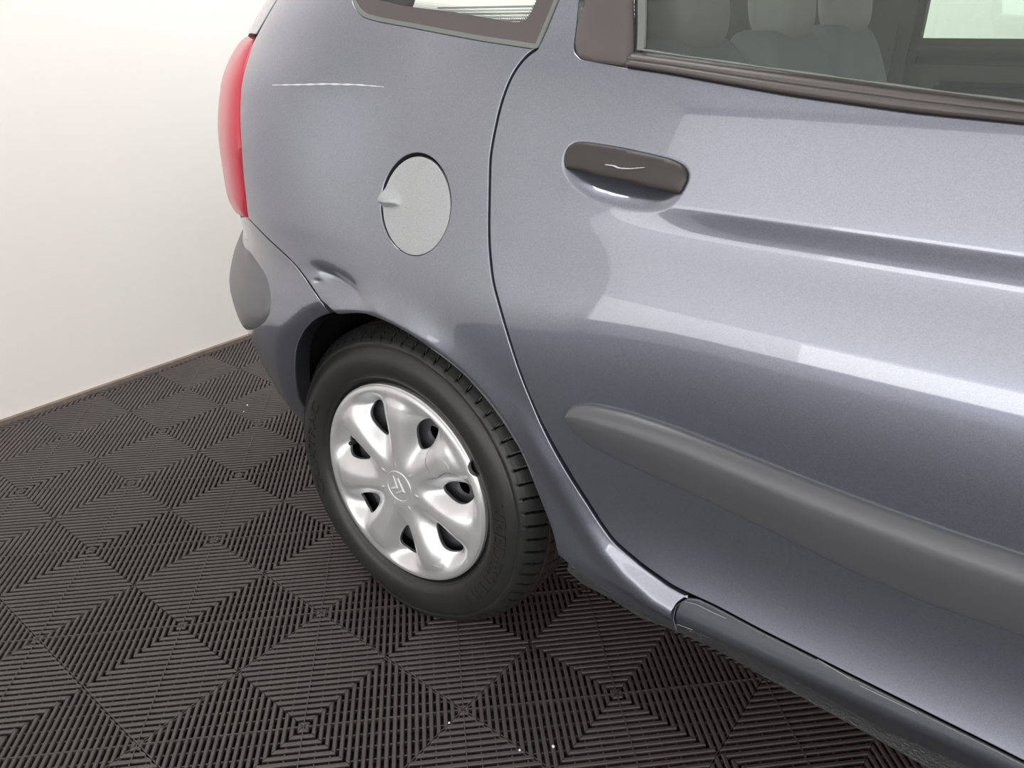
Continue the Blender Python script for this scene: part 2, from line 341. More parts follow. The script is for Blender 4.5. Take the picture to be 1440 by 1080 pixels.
# ribbed interlocking floor tiles: one mesh, laid diamond-wise
CS = 0.2828
def tile_mesh():
    v = []; f = []
    def rib(c0, c1, w, ztop, zbot, rnd=True, e0=0, e1=0):
        # bar from c0 to c1 (in metres), rounded top, ends mitred by e0/e1 (shift of the two sides)
        a = Vector(c0); b = Vector(c1); d = (b-a).normalized(); n = Vector((-d.y, d.x))
        pr_ = [(-w/2, zbot), (-w/2, ztop-.0022), (-w*.30, ztop-.0004), (w*.30, ztop-.0004), (w/2, ztop-.0022), (w/2, zbot)] if rnd else [(-w/2, zbot), (-w/2, ztop), (w/2, ztop), (w/2, zbot)]
        s = len(v); k = len(pr_)
        for t, z in pr_:
            q = a+n*t-d*(t*e0); v.append((q.x, q.y, z))
        for t, z in pr_:
            q = b+n*t+d*(t*e1); v.append((q.x, q.y, z))
        for i in range(k-1): f.append((s+i, s+k+i, s+k+i+1, s+i+1))
        f.append(tuple(range(s, s+k))); f.append(tuple(reversed(range(s+k, s+2*k))))
    p = CS/22
    for q in range(4):
        cs, sn = (1, 0, -1, 0)[q], (0, 1, 0, -1)[q]
        def T(x, y): return (x*cs-y*sn, x*sn+y*cs)
        for k in range(22):
            x = (k+.5)*p; hl = min(x, CS-x)-.0007; g = 1 if k < 11 else -1
            rib(T(x, -hl), T(x, hl), .0076, 0, -.009, True, -g, -g)
        for c in range(-5, 6):
            if c == 0: continue
            t = c*2*p; lo, hi = abs(t)+p*.4, CS-abs(t)-p*.4
            if hi > lo: rib(T(lo, t), T(hi, t), .0024, -.0045, -.013, False)
        rib(T(0, 0), T(CS-.001, 0), .0017, .0001, -.012, False)
    # rim along the tile seam, below the ribs
    for q in range(4):
        A = [(1, 0), (0, 1), (-1, 0), (0, -1)][q]; B = [(0, 1), (-1, 0), (0, -1), (1, 0)][q]; s = CS-.0035
        rib((A[0]*s, A[1]*s), (B[0]*s, B[1]*s), .0022, -.0035, -.014, False)
    me = bpy.data.meshes.new('floor_tile'); me.from_pydata(v, [], f); me.materials.append(M['floor'])
    bm = bmesh.new(); bm.from_mesh(me); bmesh.ops.recalc_face_normals(bm, faces=bm.faces); bm.to_mesh(me); bm.free()
    return me
TM = tile_mesh()
def car_xy(p): d = (p.x-OX, p.y-OY); return d[0]*AX[0]+d[1]*AX[1], d[0]*NY[0]+d[1]*NY[1]
for j in range(-9, 13):
    for i in range(-9, 14):
        if (i+j) % 2: continue
        c = Vector((i*CS, -j*CS, 0)); s = (c-WA).dot(WN); cx_, cy_ = car_xy(c)
        if s > CS or cy_ > 3.05 or cx_ > 3.4 or cy_ < -2.4: continue
        me = TM
        if s > -CS-.01:
            bm = bmesh.new(); bm.from_mesh(TM); pc = WA-WN*.0045-c
            bmesh.ops.bisect_plane(bm, geom=bm.verts[:]+bm.edges[:]+bm.faces[:], plane_co=pc, plane_no=WN, clear_outer=True)
            if not len(bm.faces): bm.free(); continue
            me = bpy.data.meshes.new('cut_floor_tile'); bm.to_mesh(me); bm.free(); me.materials.append(M['floor'])
        o = bpy.data.objects.new('floor_tile', me); COL.objects.link(o); o.location = c; o.parent = fl
# pale specks on the tiles
for k, (x, y) in enumerate([(-0.059, 0.935), (-0.056, 0.978), (0.539, -0.309), (0.714, -0.379), (0.656, -0.379)]):
    bm = bmesh.new(); bmesh.ops.create_icosphere(bm, subdivisions=1, radius=.0022+.0008*(k % 2)); bmesh.ops.scale(bm, vec=(1, 1.2, .5), verts=bm.verts)
    me = bpy.data.meshes.new('crumb'); bm.to_mesh(me); bm.free(); o = link('crumb', me, M['ceil']); o.location = (x, y, .001)
    o['label'] = ['tiny white crumb on the floor tiles behind the wheel, nearer the car', 'tiny white crumb on the floor tiles behind the wheel, nearer the wall', ][k % 2] if k < 2 else ['pale crumb on the floor below the tyre, leftmost of three', 'pale crumb on the floor below the tyre, rightmost of three', 'pale crumb on the floor below the tyre, middle of three'][k-2]
    o['category'] = 'crumb'; o['group'] = 'crumbs on the floor tiles'

# ================================================================ CAR
car = empty('car', W(0, 0, 0), TH)
car['label'] = 'grey metallic hatchback with a dented rear arch standing on the black ribbed floor'; car['category'] = 'car'
D = {'arch': [(-0.062, 0.656), (0.0054, 0.6728), (0.0508, 0.6709), (0.0962, 0.6659), (0.1359, 0.6549), (0.1705, 0.6375), (0.2124, 0.6175), (0.2586, 0.5856), (0.2932, 0.5497), (0.3173, 0.5133), (0.3438, 0.4488), (0.361, 0.4091), (0.3763, 0.3678), (0.3815, 0.322)], 'doorgap': [(0.2835, 1.082), (0.2657, 1.0715), (0.2496, 1.045), (0.2409, 1.009), (0.2364, 0.9657), (0.2349, 0.9441), (0.2411, 0.9002), (0.2481, 0.8528), (0.2551, 0.8215), (0.2689, 0.777), (0.2861, 0.7434), (0.3075, 0.6974), (0.3246, 0.6585), (0.3427, 0.6214), (0.3614, 0.5854), (0.3862, 0.5443), (0.4222, 0.4889), (0.4602, 0.4387), (0.4879, 0.4119), (0.5341, 0.3949), (0.5914, 0.3824), (0.6533, 0.3822), (0.7224, 0.3763), (0.8197, 0.3711), (0.9235, 0.3654), (0.9946, 0.3614), (1.0285, 0.3602)], 'qseam': [(-0.2813, 0.768), (-0.2461, 0.7525), (-0.2137, 0.7391), (-0.1858, 0.7255), (-0.1655, 0.7126), (-0.1466, 0.7004), (-0.1279, 0.6851), (-0.1028, 0.6687)], 'lamp_in': [(-0.3441, 1.0797), (-0.3407, 1.0752), (-0.3316, 1.0562), (-0.3199, 1.0289), (-0.3131, 1.0039), (-0.3066, 0.9689), (-0.296, 0.9223), (-0.3034, 0.8589), (-0.3062, 0.8063), (-0.315, 0.7812)], 'qwin': [(-0.0967, 1.1457), (-0.0897, 1.1367), (-0.0784, 1.1288), (-0.0628, 1.122), (-0.0284, 1.1163), (0.0902, 1.1023), (0.1869, 1.0917), (0.2825, 1.0832), (0.2885, 1.102), (0.3016, 1.1391)], 'handle': [(0.3649, 0.9407), (0.3611, 0.9487), (0.3599, 0.957), (0.3632, 0.9684), (0.3745, 0.9751), (0.3885, 0.9763), (0.4356, 0.9748), (0.4854, 0.971), (0.5141, 0.9681), (0.5316, 0.9636), (0.5408, 0.9558), (0.5424, 0.9484), (0.536, 0.9299), (0.4774, 0.9337), (0.4086, 0.9385)], 'recess': [(0.3565, 0.9412), (0.355, 0.9537), (0.3583, 0.9652), (0.3657, 0.9741), (0.3757, 0.978), (0.4003, 0.9791), (0.4516, 0.9776), (0.5005, 0.9737), (0.5241, 0.9703), (0.5389, 0.9643), (0.5461, 0.9551), (0.5458, 0.9463), (0.5391, 0.929), (0.5281, 0.9145), (0.5136, 0.9059), (0.4905, 0.9013), (0.463, 0.9001), (0.4323, 0.9026), (0.4053, 0.9075), (0.3862, 0.915), (0.3696, 0.9257)], 'fuel': [(0.0202, 0.8605), (0.0216, 0.8786), (0.0282, 0.8953), (0.0385, 0.9121), (0.0515, 0.9263), (0.0659, 0.9327), (0.081, 0.9358), (0.1016, 0.936), (0.1229, 0.9288), (0.1394, 0.9188), (0.1539, 0.9037), (0.1663, 0.8868), (0.174, 0.8661), (0.1759, 0.8513), (0.1739, 0.829), (0.167, 0.8125), (0.1545, 0.7983), (0.1359, 0.7884), (0.1208, 0.7863), (0.1047, 0.7889), (0.0822, 0.7968), (0.0588, 0.8094), (0.0404, 0.8268), (0.0259, 0.8467)], 'strip_top': [(0.4072, 0.605), (0.4161, 0.629), (0.4498, 0.6411), (0.5073, 0.6463), (0.5864, 0.6447), (0.6604, 0.6381), (0.7506, 0.6298), (0.8318, 0.6244), (0.905, 0.6219), (0.9631, 0.6219)], 'strip_bot': [(0.4072, 0.605), (0.4195, 0.5869), (0.45, 0.5725), (0.5089, 0.5622), (0.6171, 0.5485), (0.7169, 0.5352), (0.8082, 0.5197), (0.8897, 0.5134), (0.9881, 0.5172)], 'skirt_l': [(0.6014, 0.306), (0.6026, 0.3401), (0.6033, 0.362), (0.6101, 0.3704)], 'scratch': [(-0.22, 1.0203), (-0.1619, 1.0228), (-0.105, 1.0254), (-0.0495, 1.0259), (0.0068, 1.0245)], 'barch': [(-0.0964, 0.646), (-0.1318, 0.632), (-0.1635, 0.6022), (-0.1948, 0.5598), (-0.2212, 0.5037), (-0.2582, 0.4145), (-0.272, 0.364)]}
D = {k: [tuple(a) for a in v] for k, v in D.items()}
gap = D['doorgap'][:-1]
gapc = curve(gap+[(1.30, .340)], .005, .010)
archc = curve(D['arch'], .005, .014)
seamc = curve([D['lamp_in'][-1]]+D['qseam'], .005, .008)
lampc = curve(D['lamp_in'], .005, .014)
# ---- handle recess and its effect on the door skin
rec = curve(D['recess'], .0025, .005, True)
barch = curve(D['barch'], .005, .014)
def recess_off(u, z):
    i = inside(u, z, rec); d = pdist(u, z, rec, True)
    dep = .019*sst(0, .036, d)
    return np.where(i, -dep, 0.0)
# ---- rear door
topd = [(1.30, 1.006)]+[(0.8556, 1.0306), (0.7633, 1.0344), (0.64, 1.0442), (0.4877, 1.0605), (0.4268, 1.0655), (0.384, 1.0708), (0.3581, 1.0734)]
pil = [(0.3471, 1.0797), (0.343, 1.0887), (0.337, 1.1385)]+[(.42, 1.38)]
doorpoly = np.vstack([gapc, [(1.30, .34)], topd[:1], resample(topd, .01, False)[1:], pil, [(.392, 1.38)]+[(0.3024, 1.1391)]])
doorpoly = inset(resample(doorpoly, .004, True), .0038)
rimP = ((.0010, .0004), (.0021, .0016), (.0025, .0040), (.0025, .014))
door = sheet('rear_door', doorpoly, M['paint'], car, holes=[rec], step=.006, bstep=.003, rim=rimP, hrim=())
recs = sheet('handle_recess', rec, M['paint'], door, off=lambda u, z: recess_off(u, z), step=.0026, bstep=.003, rim=())
# ---- quarter panel
QUARTER[0] = 1.0
qw = D['qwin']
skl = D['skirt_l']
bot = [(0.6014, 0.306), (0.5381, 0.2971), (0.4703, 0.3015), (0.4218, 0.3145), (0.3888, 0.3293)]
gq = gapc[(gapc[:, 0] < .622)]
SKL = np.array([(0.6148, 0.3778), (0.6053, 0.3672), (0.6022, 0.3529), (0.6021, 0.3357), (0.6018, 0.3087)])
left = [(-0.3437, 1.0842), (-0.3367, 1.1177), (-0.3304, 1.1495)]+[(-.27, 1.38), (-.115, 1.38)]
qwl = curve([(-.115, 1.38), (-.09, 1.25)]+[(-0.1011, 1.1519), (-0.0938, 1.1417), (-0.0815, 1.1315), (-0.0634, 1.1223), (-0.0292, 1.1162), (0.0897, 1.1021), (0.187, 1.0915), (0.2827, 1.0829)], .005, .006)
qpoly = np.vstack([gq, SKL, bot[1:], archc[::-1], seamc[::-1], lampc[::-1], left, qwl[1:-1]])
qpoly = inset(resample(qpoly, .004, True), .0036)
th_ = np.linspace(0, 2*math.pi, 90, endpoint=False)
_f = np.array(D['fuel']); FC = tuple((_f.max(0)+_f.min(0))/2); FR = float(np.ptp(_f, axis=0).mean()/2)
fuelhole = np.c_[FC[0]+FR*np.cos(th_), FC[1]+FR*np.sin(th_)]
quarter = sheet('quarter_panel', qpoly, M['paint'], car, holes=[fuelhole], step=.005, bstep=.004, rim=rimP[:3]+((.0025, .026),), hrim=((.0008, .0008), (.0012, .003), (.0012, .02)))
# fuel flap
FL = (FC[0]+.0014, FC[1]-.0022); FLR = FR-.0052
flap_o = np.c_[FL[0]+FLR*np.cos(th_), FL[1]+FLR*np.sin(th_)]
def flap_off(u, z):
    du, dz = u-(FL[0]-.063), z-(FL[1]+.002)
    return .0095*np.exp(-((du/.023)**2+(dz/np.where(dz > 0, .014, .0070))**2)**1.4)-.0010*sst(.02,-.06,u-FL[0])
notch = flap_o.copy()
ang = np.degrees(np.arctan2(notch[:, 1]-FL[1], notch[:, 0]-FL[0])) % 360
grow = 1+.075*np.exp(-((ang-178)/8.5)**4); notch = np.c_[FL[0]+(notch[:, 0]-FL[0])*grow, FL[1]+(notch[:, 1]-FL[1])*grow]
flap = sheet('fuel_flap', notch, M['flap'], car, off=flap_off, step=.004, bstep=.003, rim=((.0005, .0006), (.0009, .002), (.0009, .005)))
flap['label'] = 'lighter matt grey round fuel flap'
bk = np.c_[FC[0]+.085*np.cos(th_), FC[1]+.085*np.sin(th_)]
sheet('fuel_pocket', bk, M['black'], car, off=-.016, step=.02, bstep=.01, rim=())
# ---- black backing added behind the gaps against light leaks, wheel opening left out
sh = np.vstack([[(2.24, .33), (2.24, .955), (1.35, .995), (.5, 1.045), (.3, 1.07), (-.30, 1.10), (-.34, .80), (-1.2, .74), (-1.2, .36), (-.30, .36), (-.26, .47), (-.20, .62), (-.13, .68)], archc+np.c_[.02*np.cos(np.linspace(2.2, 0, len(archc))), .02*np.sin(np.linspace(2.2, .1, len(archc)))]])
inner = sheet('gap_backing', sh, M['black'], car, off=-.034, step=.03, bstep=.015, rim=())
# ---- rear bumper, its corner insert
bp = np.vstack([seamc, barch, [barch[-1]+np.array([-.006, -.02]), (-.36, .27), (-1.25, .27), (-1.25, .735), (-.62, .742), (-.42, .757), (-.345, .772)]])
bp = inset(resample(bp, .004, True), .0034)
bump = sheet('rear_bumper', bp, M['bump'], car, step=.008, bstep=.005, rim=rimP[:3]+((.0025, .030),))
insp = curve([(-.41, .697)]+[(-0.3576, 0.7037), (-0.3164, 0.6983), (-0.2843, 0.6906), (-0.256, 0.6786), (-0.2391, 0.6591), (-0.2324, 0.6364), (-0.234, 0.6168), (-0.2555, 0.594), (-0.3015, 0.5666)]+[(-.403, .524), (-.6, .50), (-.9, .50), (-1.1, .52), (-1.1, .68), (-.9, .70), (-.6, .70)], .005, .008, True)
def dome(poly, hgt, w, base=0.0):
    def f(u, z):
        d = np.clip(pdist(u, z, poly, True)/w, 0, 1)*inside(u, z, poly); return base+hgt*np.sqrt(np.clip(1-(1-d)**2, 0, 1))
    return f
sheet('bumper_corner_moulding', insp, M['insert'], bump, off=dome(insp, .007, .05, .001), step=.010, bstep=.006, rim=((.0006, .001), (.0008, .004)))
# ---- tail lamp and tailgate
lp = np.vstack([lampc[::-1], [(-.36, 1.088), (-.45, 1.090), (-.54, 1.085), (-.60, 1.0), (-.60, .82), (-.55, .752), (-.42, .762), (-.345, .777)]])
lp = inset(resample(lp, .004, True), .0016)
lamp = sheet('tail_lamp', lp, M['lamp'], car, off=dome(lp, .010, .05, .001), step=.008, bstep=.004, rim=((.0006, .001), (.001, .004), (.001, .03)))
lamp['label'] = 'red tail lamp lens'
tg = np.vstack([[(-.352, 1.094), (-.342, 1.118), (-.335, 1.149), (-.275, 1.38), (-1.25, 1.38), (-1.25, .745), (-.62, .755), (-.606, .82), (-.606, 1.0), (-.55, 1.094)]])
tg = inset(resample(tg, .006, True), .0034)
sheet('tailgate', tg, M['paint'], car, step=.02, bstep=.008, rim=rimP)
# ---- sill skirt below the door
sk = np.vstack([SKL[::-1]+np.array([.003, 0]), gapc[gapc[:, 0] > .63]-np.array([0, .001]), [(1.30, .30)]+[(0.9878, 0.3007), (0.893, 0.2928), (0.7754, 0.3207), (0.6994, 0.3334), (0.6368, 0.3272)]])
sk = inset(resample(sk, .004, True), .001)
QUARTER[0] = 0.0
skirt = sheet('sill_skirt', sk, M['skirt'], car, off=.0005, step=.01, bstep=.005, rim=rimP[:2])
# ---- textured lower sill
lo = [(0.4052, 0.3193), (0.4244, 0.3127), (0.4706, 0.3037), (0.5385, 0.2996), (0.6018, 0.3087), (0.6996, 0.3358), (0.7755, 0.3231), (0.8928, 0.2949), (0.9874, 0.3029)]+[(1.30, .298)]
hi = [(1.30, .235)]+[(0.9463, 0.256), (0.8742, 0.2664), (0.7291, 0.2832), (0.6552, 0.2948), (0.5996, 0.2919), (0.5363, 0.2785), (0.4883, 0.2863), (0.43, 0.2849), (0.3978, 0.2998)]
gd = resample(lo+hi, .004, True)
guard = sheet('textured_sill_edge', gd, M['guard'], car, off=-.001, step=.008, bstep=.005, rim=((.001, .001), (.004, .006), (.004, .05)))
guard['label'] = 'rough black lower sill edge'
# ---- rubbing strip
tip = np.array(D['strip_top'][0]); st_a = curve(D['strip_top']+[(1.28, .622)], .005, .008); st_b = curve(D['strip_bot']+[(1.28, .516)], .005, .008)
st = np.vstack([st_a, st_b[::-1]])
st = resample(st, .004, True); st = curve(st, .004, .005, True)
def moulding(A, B, m, parent, n=240):
    def even(L): L = np.array(L); s = np.concatenate([[0], np.cumsum(np.hypot(*np.diff(L, axis=0).T))]); t = np.linspace(0, 1, n)**1.6*s[-1]; return np.c_[np.interp(t, s, L[:, 0]), np.interp(t, s, L[:, 1])]
    a, c = even(A), even(B); wd_ = np.clip(np.hypot(*(a-c).T)/.075, 0, 1)**.5
    pf = _spl([-.012, 0, .03, .09, .17, .26, .36, .5, .65, .8, .93, 1.0, 1.012], [-.003, .0042, .0085, .0140, .0182, .0203, .0206, .0190, .0160, .0125, .0085, .0035, -.003])
    ts = np.concatenate([[-.012, 0], np.linspace(.015, .985, 34), [1.0, 1.012]]); q = [a*(1-t)+c*t for t in ts]
    v = np.vstack([loc(P(k[:, 0], k[:, 1], float(pf(np.array([t]))[0])*(wd_*.9+.1) if 0 <= t <= 1 else -.003+0*wd_)) for k, t in zip(q, ts)])
    f = []
    for r in range(len(ts)-1): f += [(r*n+k, (r+1)*n+k, (r+1)*n+k+1, r*n+k+1) for k in range(n-1)]
    f.append(tuple(r*n+n-1 for r in range(len(ts))))
    return mesh('rubbing_strip', v, f, m, parent)
strip_o = moulding(st_a, st_b, M['rubber'], car)
strip_o['label'] = 'dark grey plastic rubbing strip with rounded rear tip'
# ---- door handle
hp = curve(D['handle'], .003, .0035, True)
def hoffs(u, z):
    d = np.clip(pdist(u, z, hp, True)/.022, 0, 1)*inside(u, z, hp); return .0015+.0045*np.sqrt(np.clip(1-(1-d)**2, 0, 1))
hin = inset(hp, .0008)
handle = sheet('door_handle', hin, M['handle'], door, off=hoffs, step=.005, bstep=.003, rim=((.0004, .0008), (.0006, .002), (.0004, .016)))
handle['label'] = 'black pull handle in its recess'
# ---- black pillar trim, belt moulding, seals, glass
pt = curve([(0.3407, 1.1043), (0.343, 1.0887), (0.3495, 1.0773), (0.3588, 1.0714), (0.3848, 1.0684), (0.4243, 1.0651), (0.429, 1.068), (0.4327, 1.0751), (0.4154, 1.1372)]+[(.47, 1.38), (.42, 1.38)]+[(0.3469, 1.1383)], .003, .003, True)
pt0 = sheet('pillar_trim', pt, M['trim'], door, off=dome(pt, .005, .010, .001), step=.006, bstep=.003, rim=((.0004, .001), (.0006, .004)))
bl = [(0.4289, 1.0652), (0.4877, 1.0605), (0.64, 1.0442), (0.7633, 1.0341), (0.8557, 1.03)]+[(1.28, 1.008)]
bh = [(0.4302, 1.0797), (0.4826, 1.0762), (0.6606, 1.0613), (0.7582, 1.0526), (0.8514, 1.0452)]+[(1.28, 1.024)]
def ribbon(name, A, B, prof_, m, parent, n=120):
    def even(L):
        L = np.array(L, float); s = np.concatenate([[0], np.cumsum(np.hypot(*np.diff(L, axis=0).T))]); t = np.linspace(0, s[-1], n); return curve(np.c_[np.interp(t, s, L[:, 0]), np.interp(t, s, L[:, 1])], s[-1]/(n-1), .02)
    a, c = even(A), even(B); k = min(len(a), len(c)); a, c = a[:k], c[:k]
    v = np.vstack([loc(P(*(a*(1-t)+c*t).T, o)) for t, o in prof_]); f = []
    for i in range(len(prof_)-1): f += [(i*k+j, i*k+j+1, (i+1)*k+j+1, (i+1)*k+j) for j in range(k-1)]
    f.append(tuple(i*k for i in range(len(prof_)))[::-1])
    return mesh(name, v, f, m, parent)
ribbon('belt_moulding', bl, bh, [(-.30, -.010), (-.12, -.003), (-.02, .0008), (0, .0025), (.05, .0048), (.20, .0066), (.36, .0072), (.44, .0064), (.48, .0050), (.52, .0062), (.60, .0074), (.75, .0074), (.90, .0062), (.97, .0045), (1.02, .001), (1.04, -.006)], M['trim'], door)
vs = [(0.4362, 1.0829), (0.4454, 1.0823), (0.4325, 1.1369)]+[(.487, 1.38), (.472, 1.38)]+[(0.4225, 1.1371)]
sheet('glass_channel', resample(vs, .004, True), M['seal'], door, off=-.001, step=.01, bstep=.004, rim=((.0004, .001), (.0006, .006)))
vs = [(0.4327, 1.0766), (0.4382, 1.0783), (0.4235, 1.137)]+[(.474, 1.38), (.466, 1.38)]+[(0.4164, 1.1372)]
sheet('black_channel', resample(vs, .004, True), M['blackseal'], door, off=-.004, step=.01, bstep=.004, rim=((.0004, .001),))
gl = np.vstack([resample([(0.4423, 1.0737), (0.4841, 1.0717), (0.6622, 1.056), (0.8528, 1.0405)]+[(1.28, 1.015)], .01, False), [(1.28, 1.38), (.480, 1.38)]+[(0.4255, 1.137)]])
g1 = sheet('door_glass', resample(gl, .01, True), M['glass'], door, off=-.006, step=.04, bstep=.01, rim=())
# pale top edge of the glass run rubber
strip('glass_run_lip', [(0.446, 1.0835), (0.4813, 1.08), (0.6598, 1.064), (0.7574, 1.0551), (0.8508, 1.0475)]+[(1.28, 1.025)], .0022, M['seal'], door, off=.0055, taper=False)
# quarter window: black band, bevelled edge, clear glass
qo = np.vstack([qwl, [(0.2885, 1.1021), (0.3012, 1.1391)]+[(.388, 1.38)]]); qo = inset(resample(qo, .004, True), -.0012)
qi = curve([(-.055, 1.38), (-.035, 1.20), (-.026, 1.150)]+[(-0.0463, 1.1449), (0.0163, 1.1352), (0.1167, 1.1269), (0.1796, 1.1195), (0.2298, 1.1135), (0.246, 1.113), (0.2572, 1.1169), (0.2633, 1.1271), (0.2681, 1.1397)]+[(.352, 1.38)], .004, .003, True)
qi = qi[qi[:, 1] < 1.365]
QUARTER[0] = 1.0
frit = sheet('quarter_window_band', inset(qo, .0042), M['frit'], quarter, holes=[qi], off=-.0005, step=.008, bstep=.004, rim=((.0004, .0006),))
frit['label'] = 'dark band round the quarter window'
sheet('quarter_window_seal', qo, M['seal'], quarter, holes=[inset(qo, .0050)], off=.0012, step=.02, bstep=.003, rim=((.0004, .001), (.0006, .006)))
sheet('quarter_glass', inset(qo, .006), M['glass'], quarter, off=-.003, step=.04, bstep=.01, rim=())
# dotted edge of the black band
vd = []; fd = []
for row in range(4):
    qq = resample([a for a in qi if -.02 < a[0] < .30 and a[1] < 1.2], .0032, False); nn = -outdir(qi)[:1]
    for i, a in enumerate(qq):
        r = .0011-.00018*row; c = a+np.array([0.0016*(row % 2), .0016+.0021*row]);
        if not inside(np.array([c[0]]), np.array([c[1]]), qi)[0]: continue
        k = len(vd); t6 = np.arange(6)*math.pi/3; vd += list(loc(P(c[0]+r*np.cos(t6), c[1]+r*np.sin(t6), -.0022))); fd.append(tuple(range(k, k+6)))
o = mesh('window_dots', vd, fd, M['frit'], quarter); o['kind'] = 'stuff'
# ---- marks in the paint
strip('paint_scratch', D['scratch'], .0022, M['scratch'], quarter)
QUARTER[0] = 0.0
for a in ([(0.6024, 0.3047), (0.6026, 0.3401), (0.6036, 0.3611), (0.6118, 0.3722)], [(0.6139, 0.3727), (0.6304, 0.3763), (0.6519, 0.3753), (0.6748, 0.3751)], [(0.6066, 0.3268), (0.6322, 0.3339)], [(0.7974, 0.3748), (0.8429, 0.3682)], [(0.852, 0.3661), (0.9176, 0.3642)]):
    strip('scrape_mark', a, .0007, M['scuff'], skirt, off=.0022)
strip('handle_scratch', [(0.4295, 0.9539), (0.4434, 0.9537), (0.4491, 0.9518), (0.4655, 0.9527), (0.4859, 0.9565)], .0010, M['scratch'], handle, off=.0066)
# dimple in the black sill edge
# ---- fake continuation of the body: nothing
# ---- the car goes on past the frame: front door, sill and strip
fd = np.array([(1.310, .352), (1.310, 1.006), (2.25, .965), (2.25, .345)])
fdoor = sheet('front_door', inset(resample(fd, .01, True), .003), M['paint'], car, step=.025, bstep=.008, rim=rimP)
sheet('rubbing_strip', resample([(1.325, .518), (1.325, .620), (2.20, .590), (2.22, .560), (2.20, .500)], .006, True), M['rubber'], fdoor, off=dome([(1.325, .518), (1.325, .620), (2.20, .590), (2.22, .560), (2.20, .500)], .014, .03, .002), step=.012, bstep=.006, rim=((.0004, .001), (.0006, .003)))
sheet('belt_moulding', resample([(1.30, 1.004), (1.30, 1.022), (2.25, .983), (2.25, .965)], .008, True), M['trim'], fdoor, off=.005, step=.01, bstep=.006, rim=((.0006, .001), (.0008, .008)))
sheet('door_pillar', resample([(1.285, 1.020), (1.36, 1.020), (1.385, 1.42), (1.305, 1.42)], .01, True), M['trim'], fdoor, off=.002, step=.02, bstep=.01, rim=((.0006, .001), (.0008, .012)))
sheet('door_glass', resample([(1.35, 1.015), (2.25, .975), (1.98, 1.30), (1.80, 1.42), (1.37, 1.42)], .02, True), M['glass'], fdoor, off=-.006, step=.05, bstep=.02, rim=())
sheet('door_frame', resample([(1.39, 1.38), (1.80, 1.38), (1.97, 1.27), (2.20, .985), (2.27, .985), (2.03, 1.30), (1.84, 1.43), (1.39, 1.43)], .01, True), M['trim'], fdoor, off=.002, step=.02, bstep=.01, rim=((.0006, .001), (.0008, .012)))
sheet('sill_skirt', resample([(1.302, .300), (1.302, .338), (2.25, .333), (2.25, .300)], .008, True), M['skirt'], car, off=.0005, step=.02, bstep=.008, rim=rimP[:2])
sheet('textured_sill_edge', resample([(1.302, .236), (1.302, .297), (2.25, .297), (2.25, .236)], .008, True), M['guard'], car, off=-.001, step=.02, bstep=.008, rim=((.001, .001), (.004, .006), (.004, .05)))
sheet('door_frame', resample([(.40, 1.385), (1.30, 1.385), (1.30, 1.43), (.42, 1.43)], .01, True), M['trim'], door, off=.001, step=.02, bstep=.01, rim=((.0006, .001), (.0008, .012)))
# ---- wheel arch liner
def liner():
    ring = np.vstack([[barch[-1]+np.array([-.006, -.02])], barch[::-1], archc, [(.382, .30)]])
    ring = curve(ring, .01, .012); c = np.array([.06, .32]); n = len(ring); v = []; f = []
    for dep, e in ((.020, .004), (.030, .016), (.10, .030), (.22, .034), (.34, .030)):
        d = ring-c; d /= np.hypot(*d.T)[:, None]; q = ring+d*e
        p3 = P(ring[:, 0], ring[:, 1], -.02); o = np.c_[p3[:, 0]+d[:, 0]*e, np.minimum(p3[:, 1], P(ring[:, 0], ring[:, 1], 0)[:, 1]-dep), p3[:, 2]+d[:, 1]*e]
        if dep > .05: o[:, 1] = -.0-dep+.03
        v.append(loc(o))
    v = np.vstack(v); k = 5
    for i in range(k-1):
        f += [(i*n+j, i*n+j+1, (i+1)*n+j+1, (i+1)*n+j) for j in range(n-1)]
    v = np.vstack([v, [[.06, .31, .30]]]); b0 = (k-1)*n
    f += [(b0+j, b0+j+1, len(v)-1) for j in range(n-1)]+[(b0+n-1, b0, len(v)-1)]
    return mesh('wheel_arch_liner', v, f, M['liner'], car)
liner()
# ---- wheel
ZC, TL = 0.30059, 0.05281
def FW(a, b, h=0.0):
    a = a+0*np.asarray(b, float); h = h+0*a
    return np.stack([a, h*math.cos(TL)-b*math.sin(TL), ZC+b*math.cos(TL)+h*math.sin(TL)], -1)
tp = [(.196, -.030), (.200, -.012), (.2075, -.012), (.2085, -.024), (.2125, -.024), (.2150, -.006), (.2165, -.0025), (.2190, -.0035), (.222, .002), (.228, .007), (.236, .0105), (.246, .0125), (.256, .0130), (.266, .0118), (.274, .0085), (.281, .0045), (.2835, .0030), (.2845, .0015), (.2855, .0028), (.291, -.0005), (.297, -.0050), (.302, -.0105)]
tr_ = [(.3055, -.0150), (.3085, -.0195), (.311, -.0240), (.3130, -.0280), (.3145, -.0320), (.3155, -.0360), (.3162, -.040), (.3166, -.0435), (.3100, -.0445), (.3095, -.0475), (.3095, -.0500), (.3170, -.0510), (.3178, -.058), (.3185, -.066), (.3188, -.074), (.3110, -.0750), (.3110, -.0830), (.3192, -.0840), (.3195, -.095), (.3192, -.106), (.3110, -.107), (.3110, -.115), (.3188, -.116), (.3178, -.130), (.3166, -.139), (.3095, -.140), (.3095, -.146), (.3166, -.147), (.3145, -.158), (.3085, -.170), (.300, -.182), (.27, -.198), (.22, -.19), (.205, -.17)]
SEG = 1120
th_t = np.arange(SEG)*2*math.pi/SEG
prof = tp+tr_; vv = []
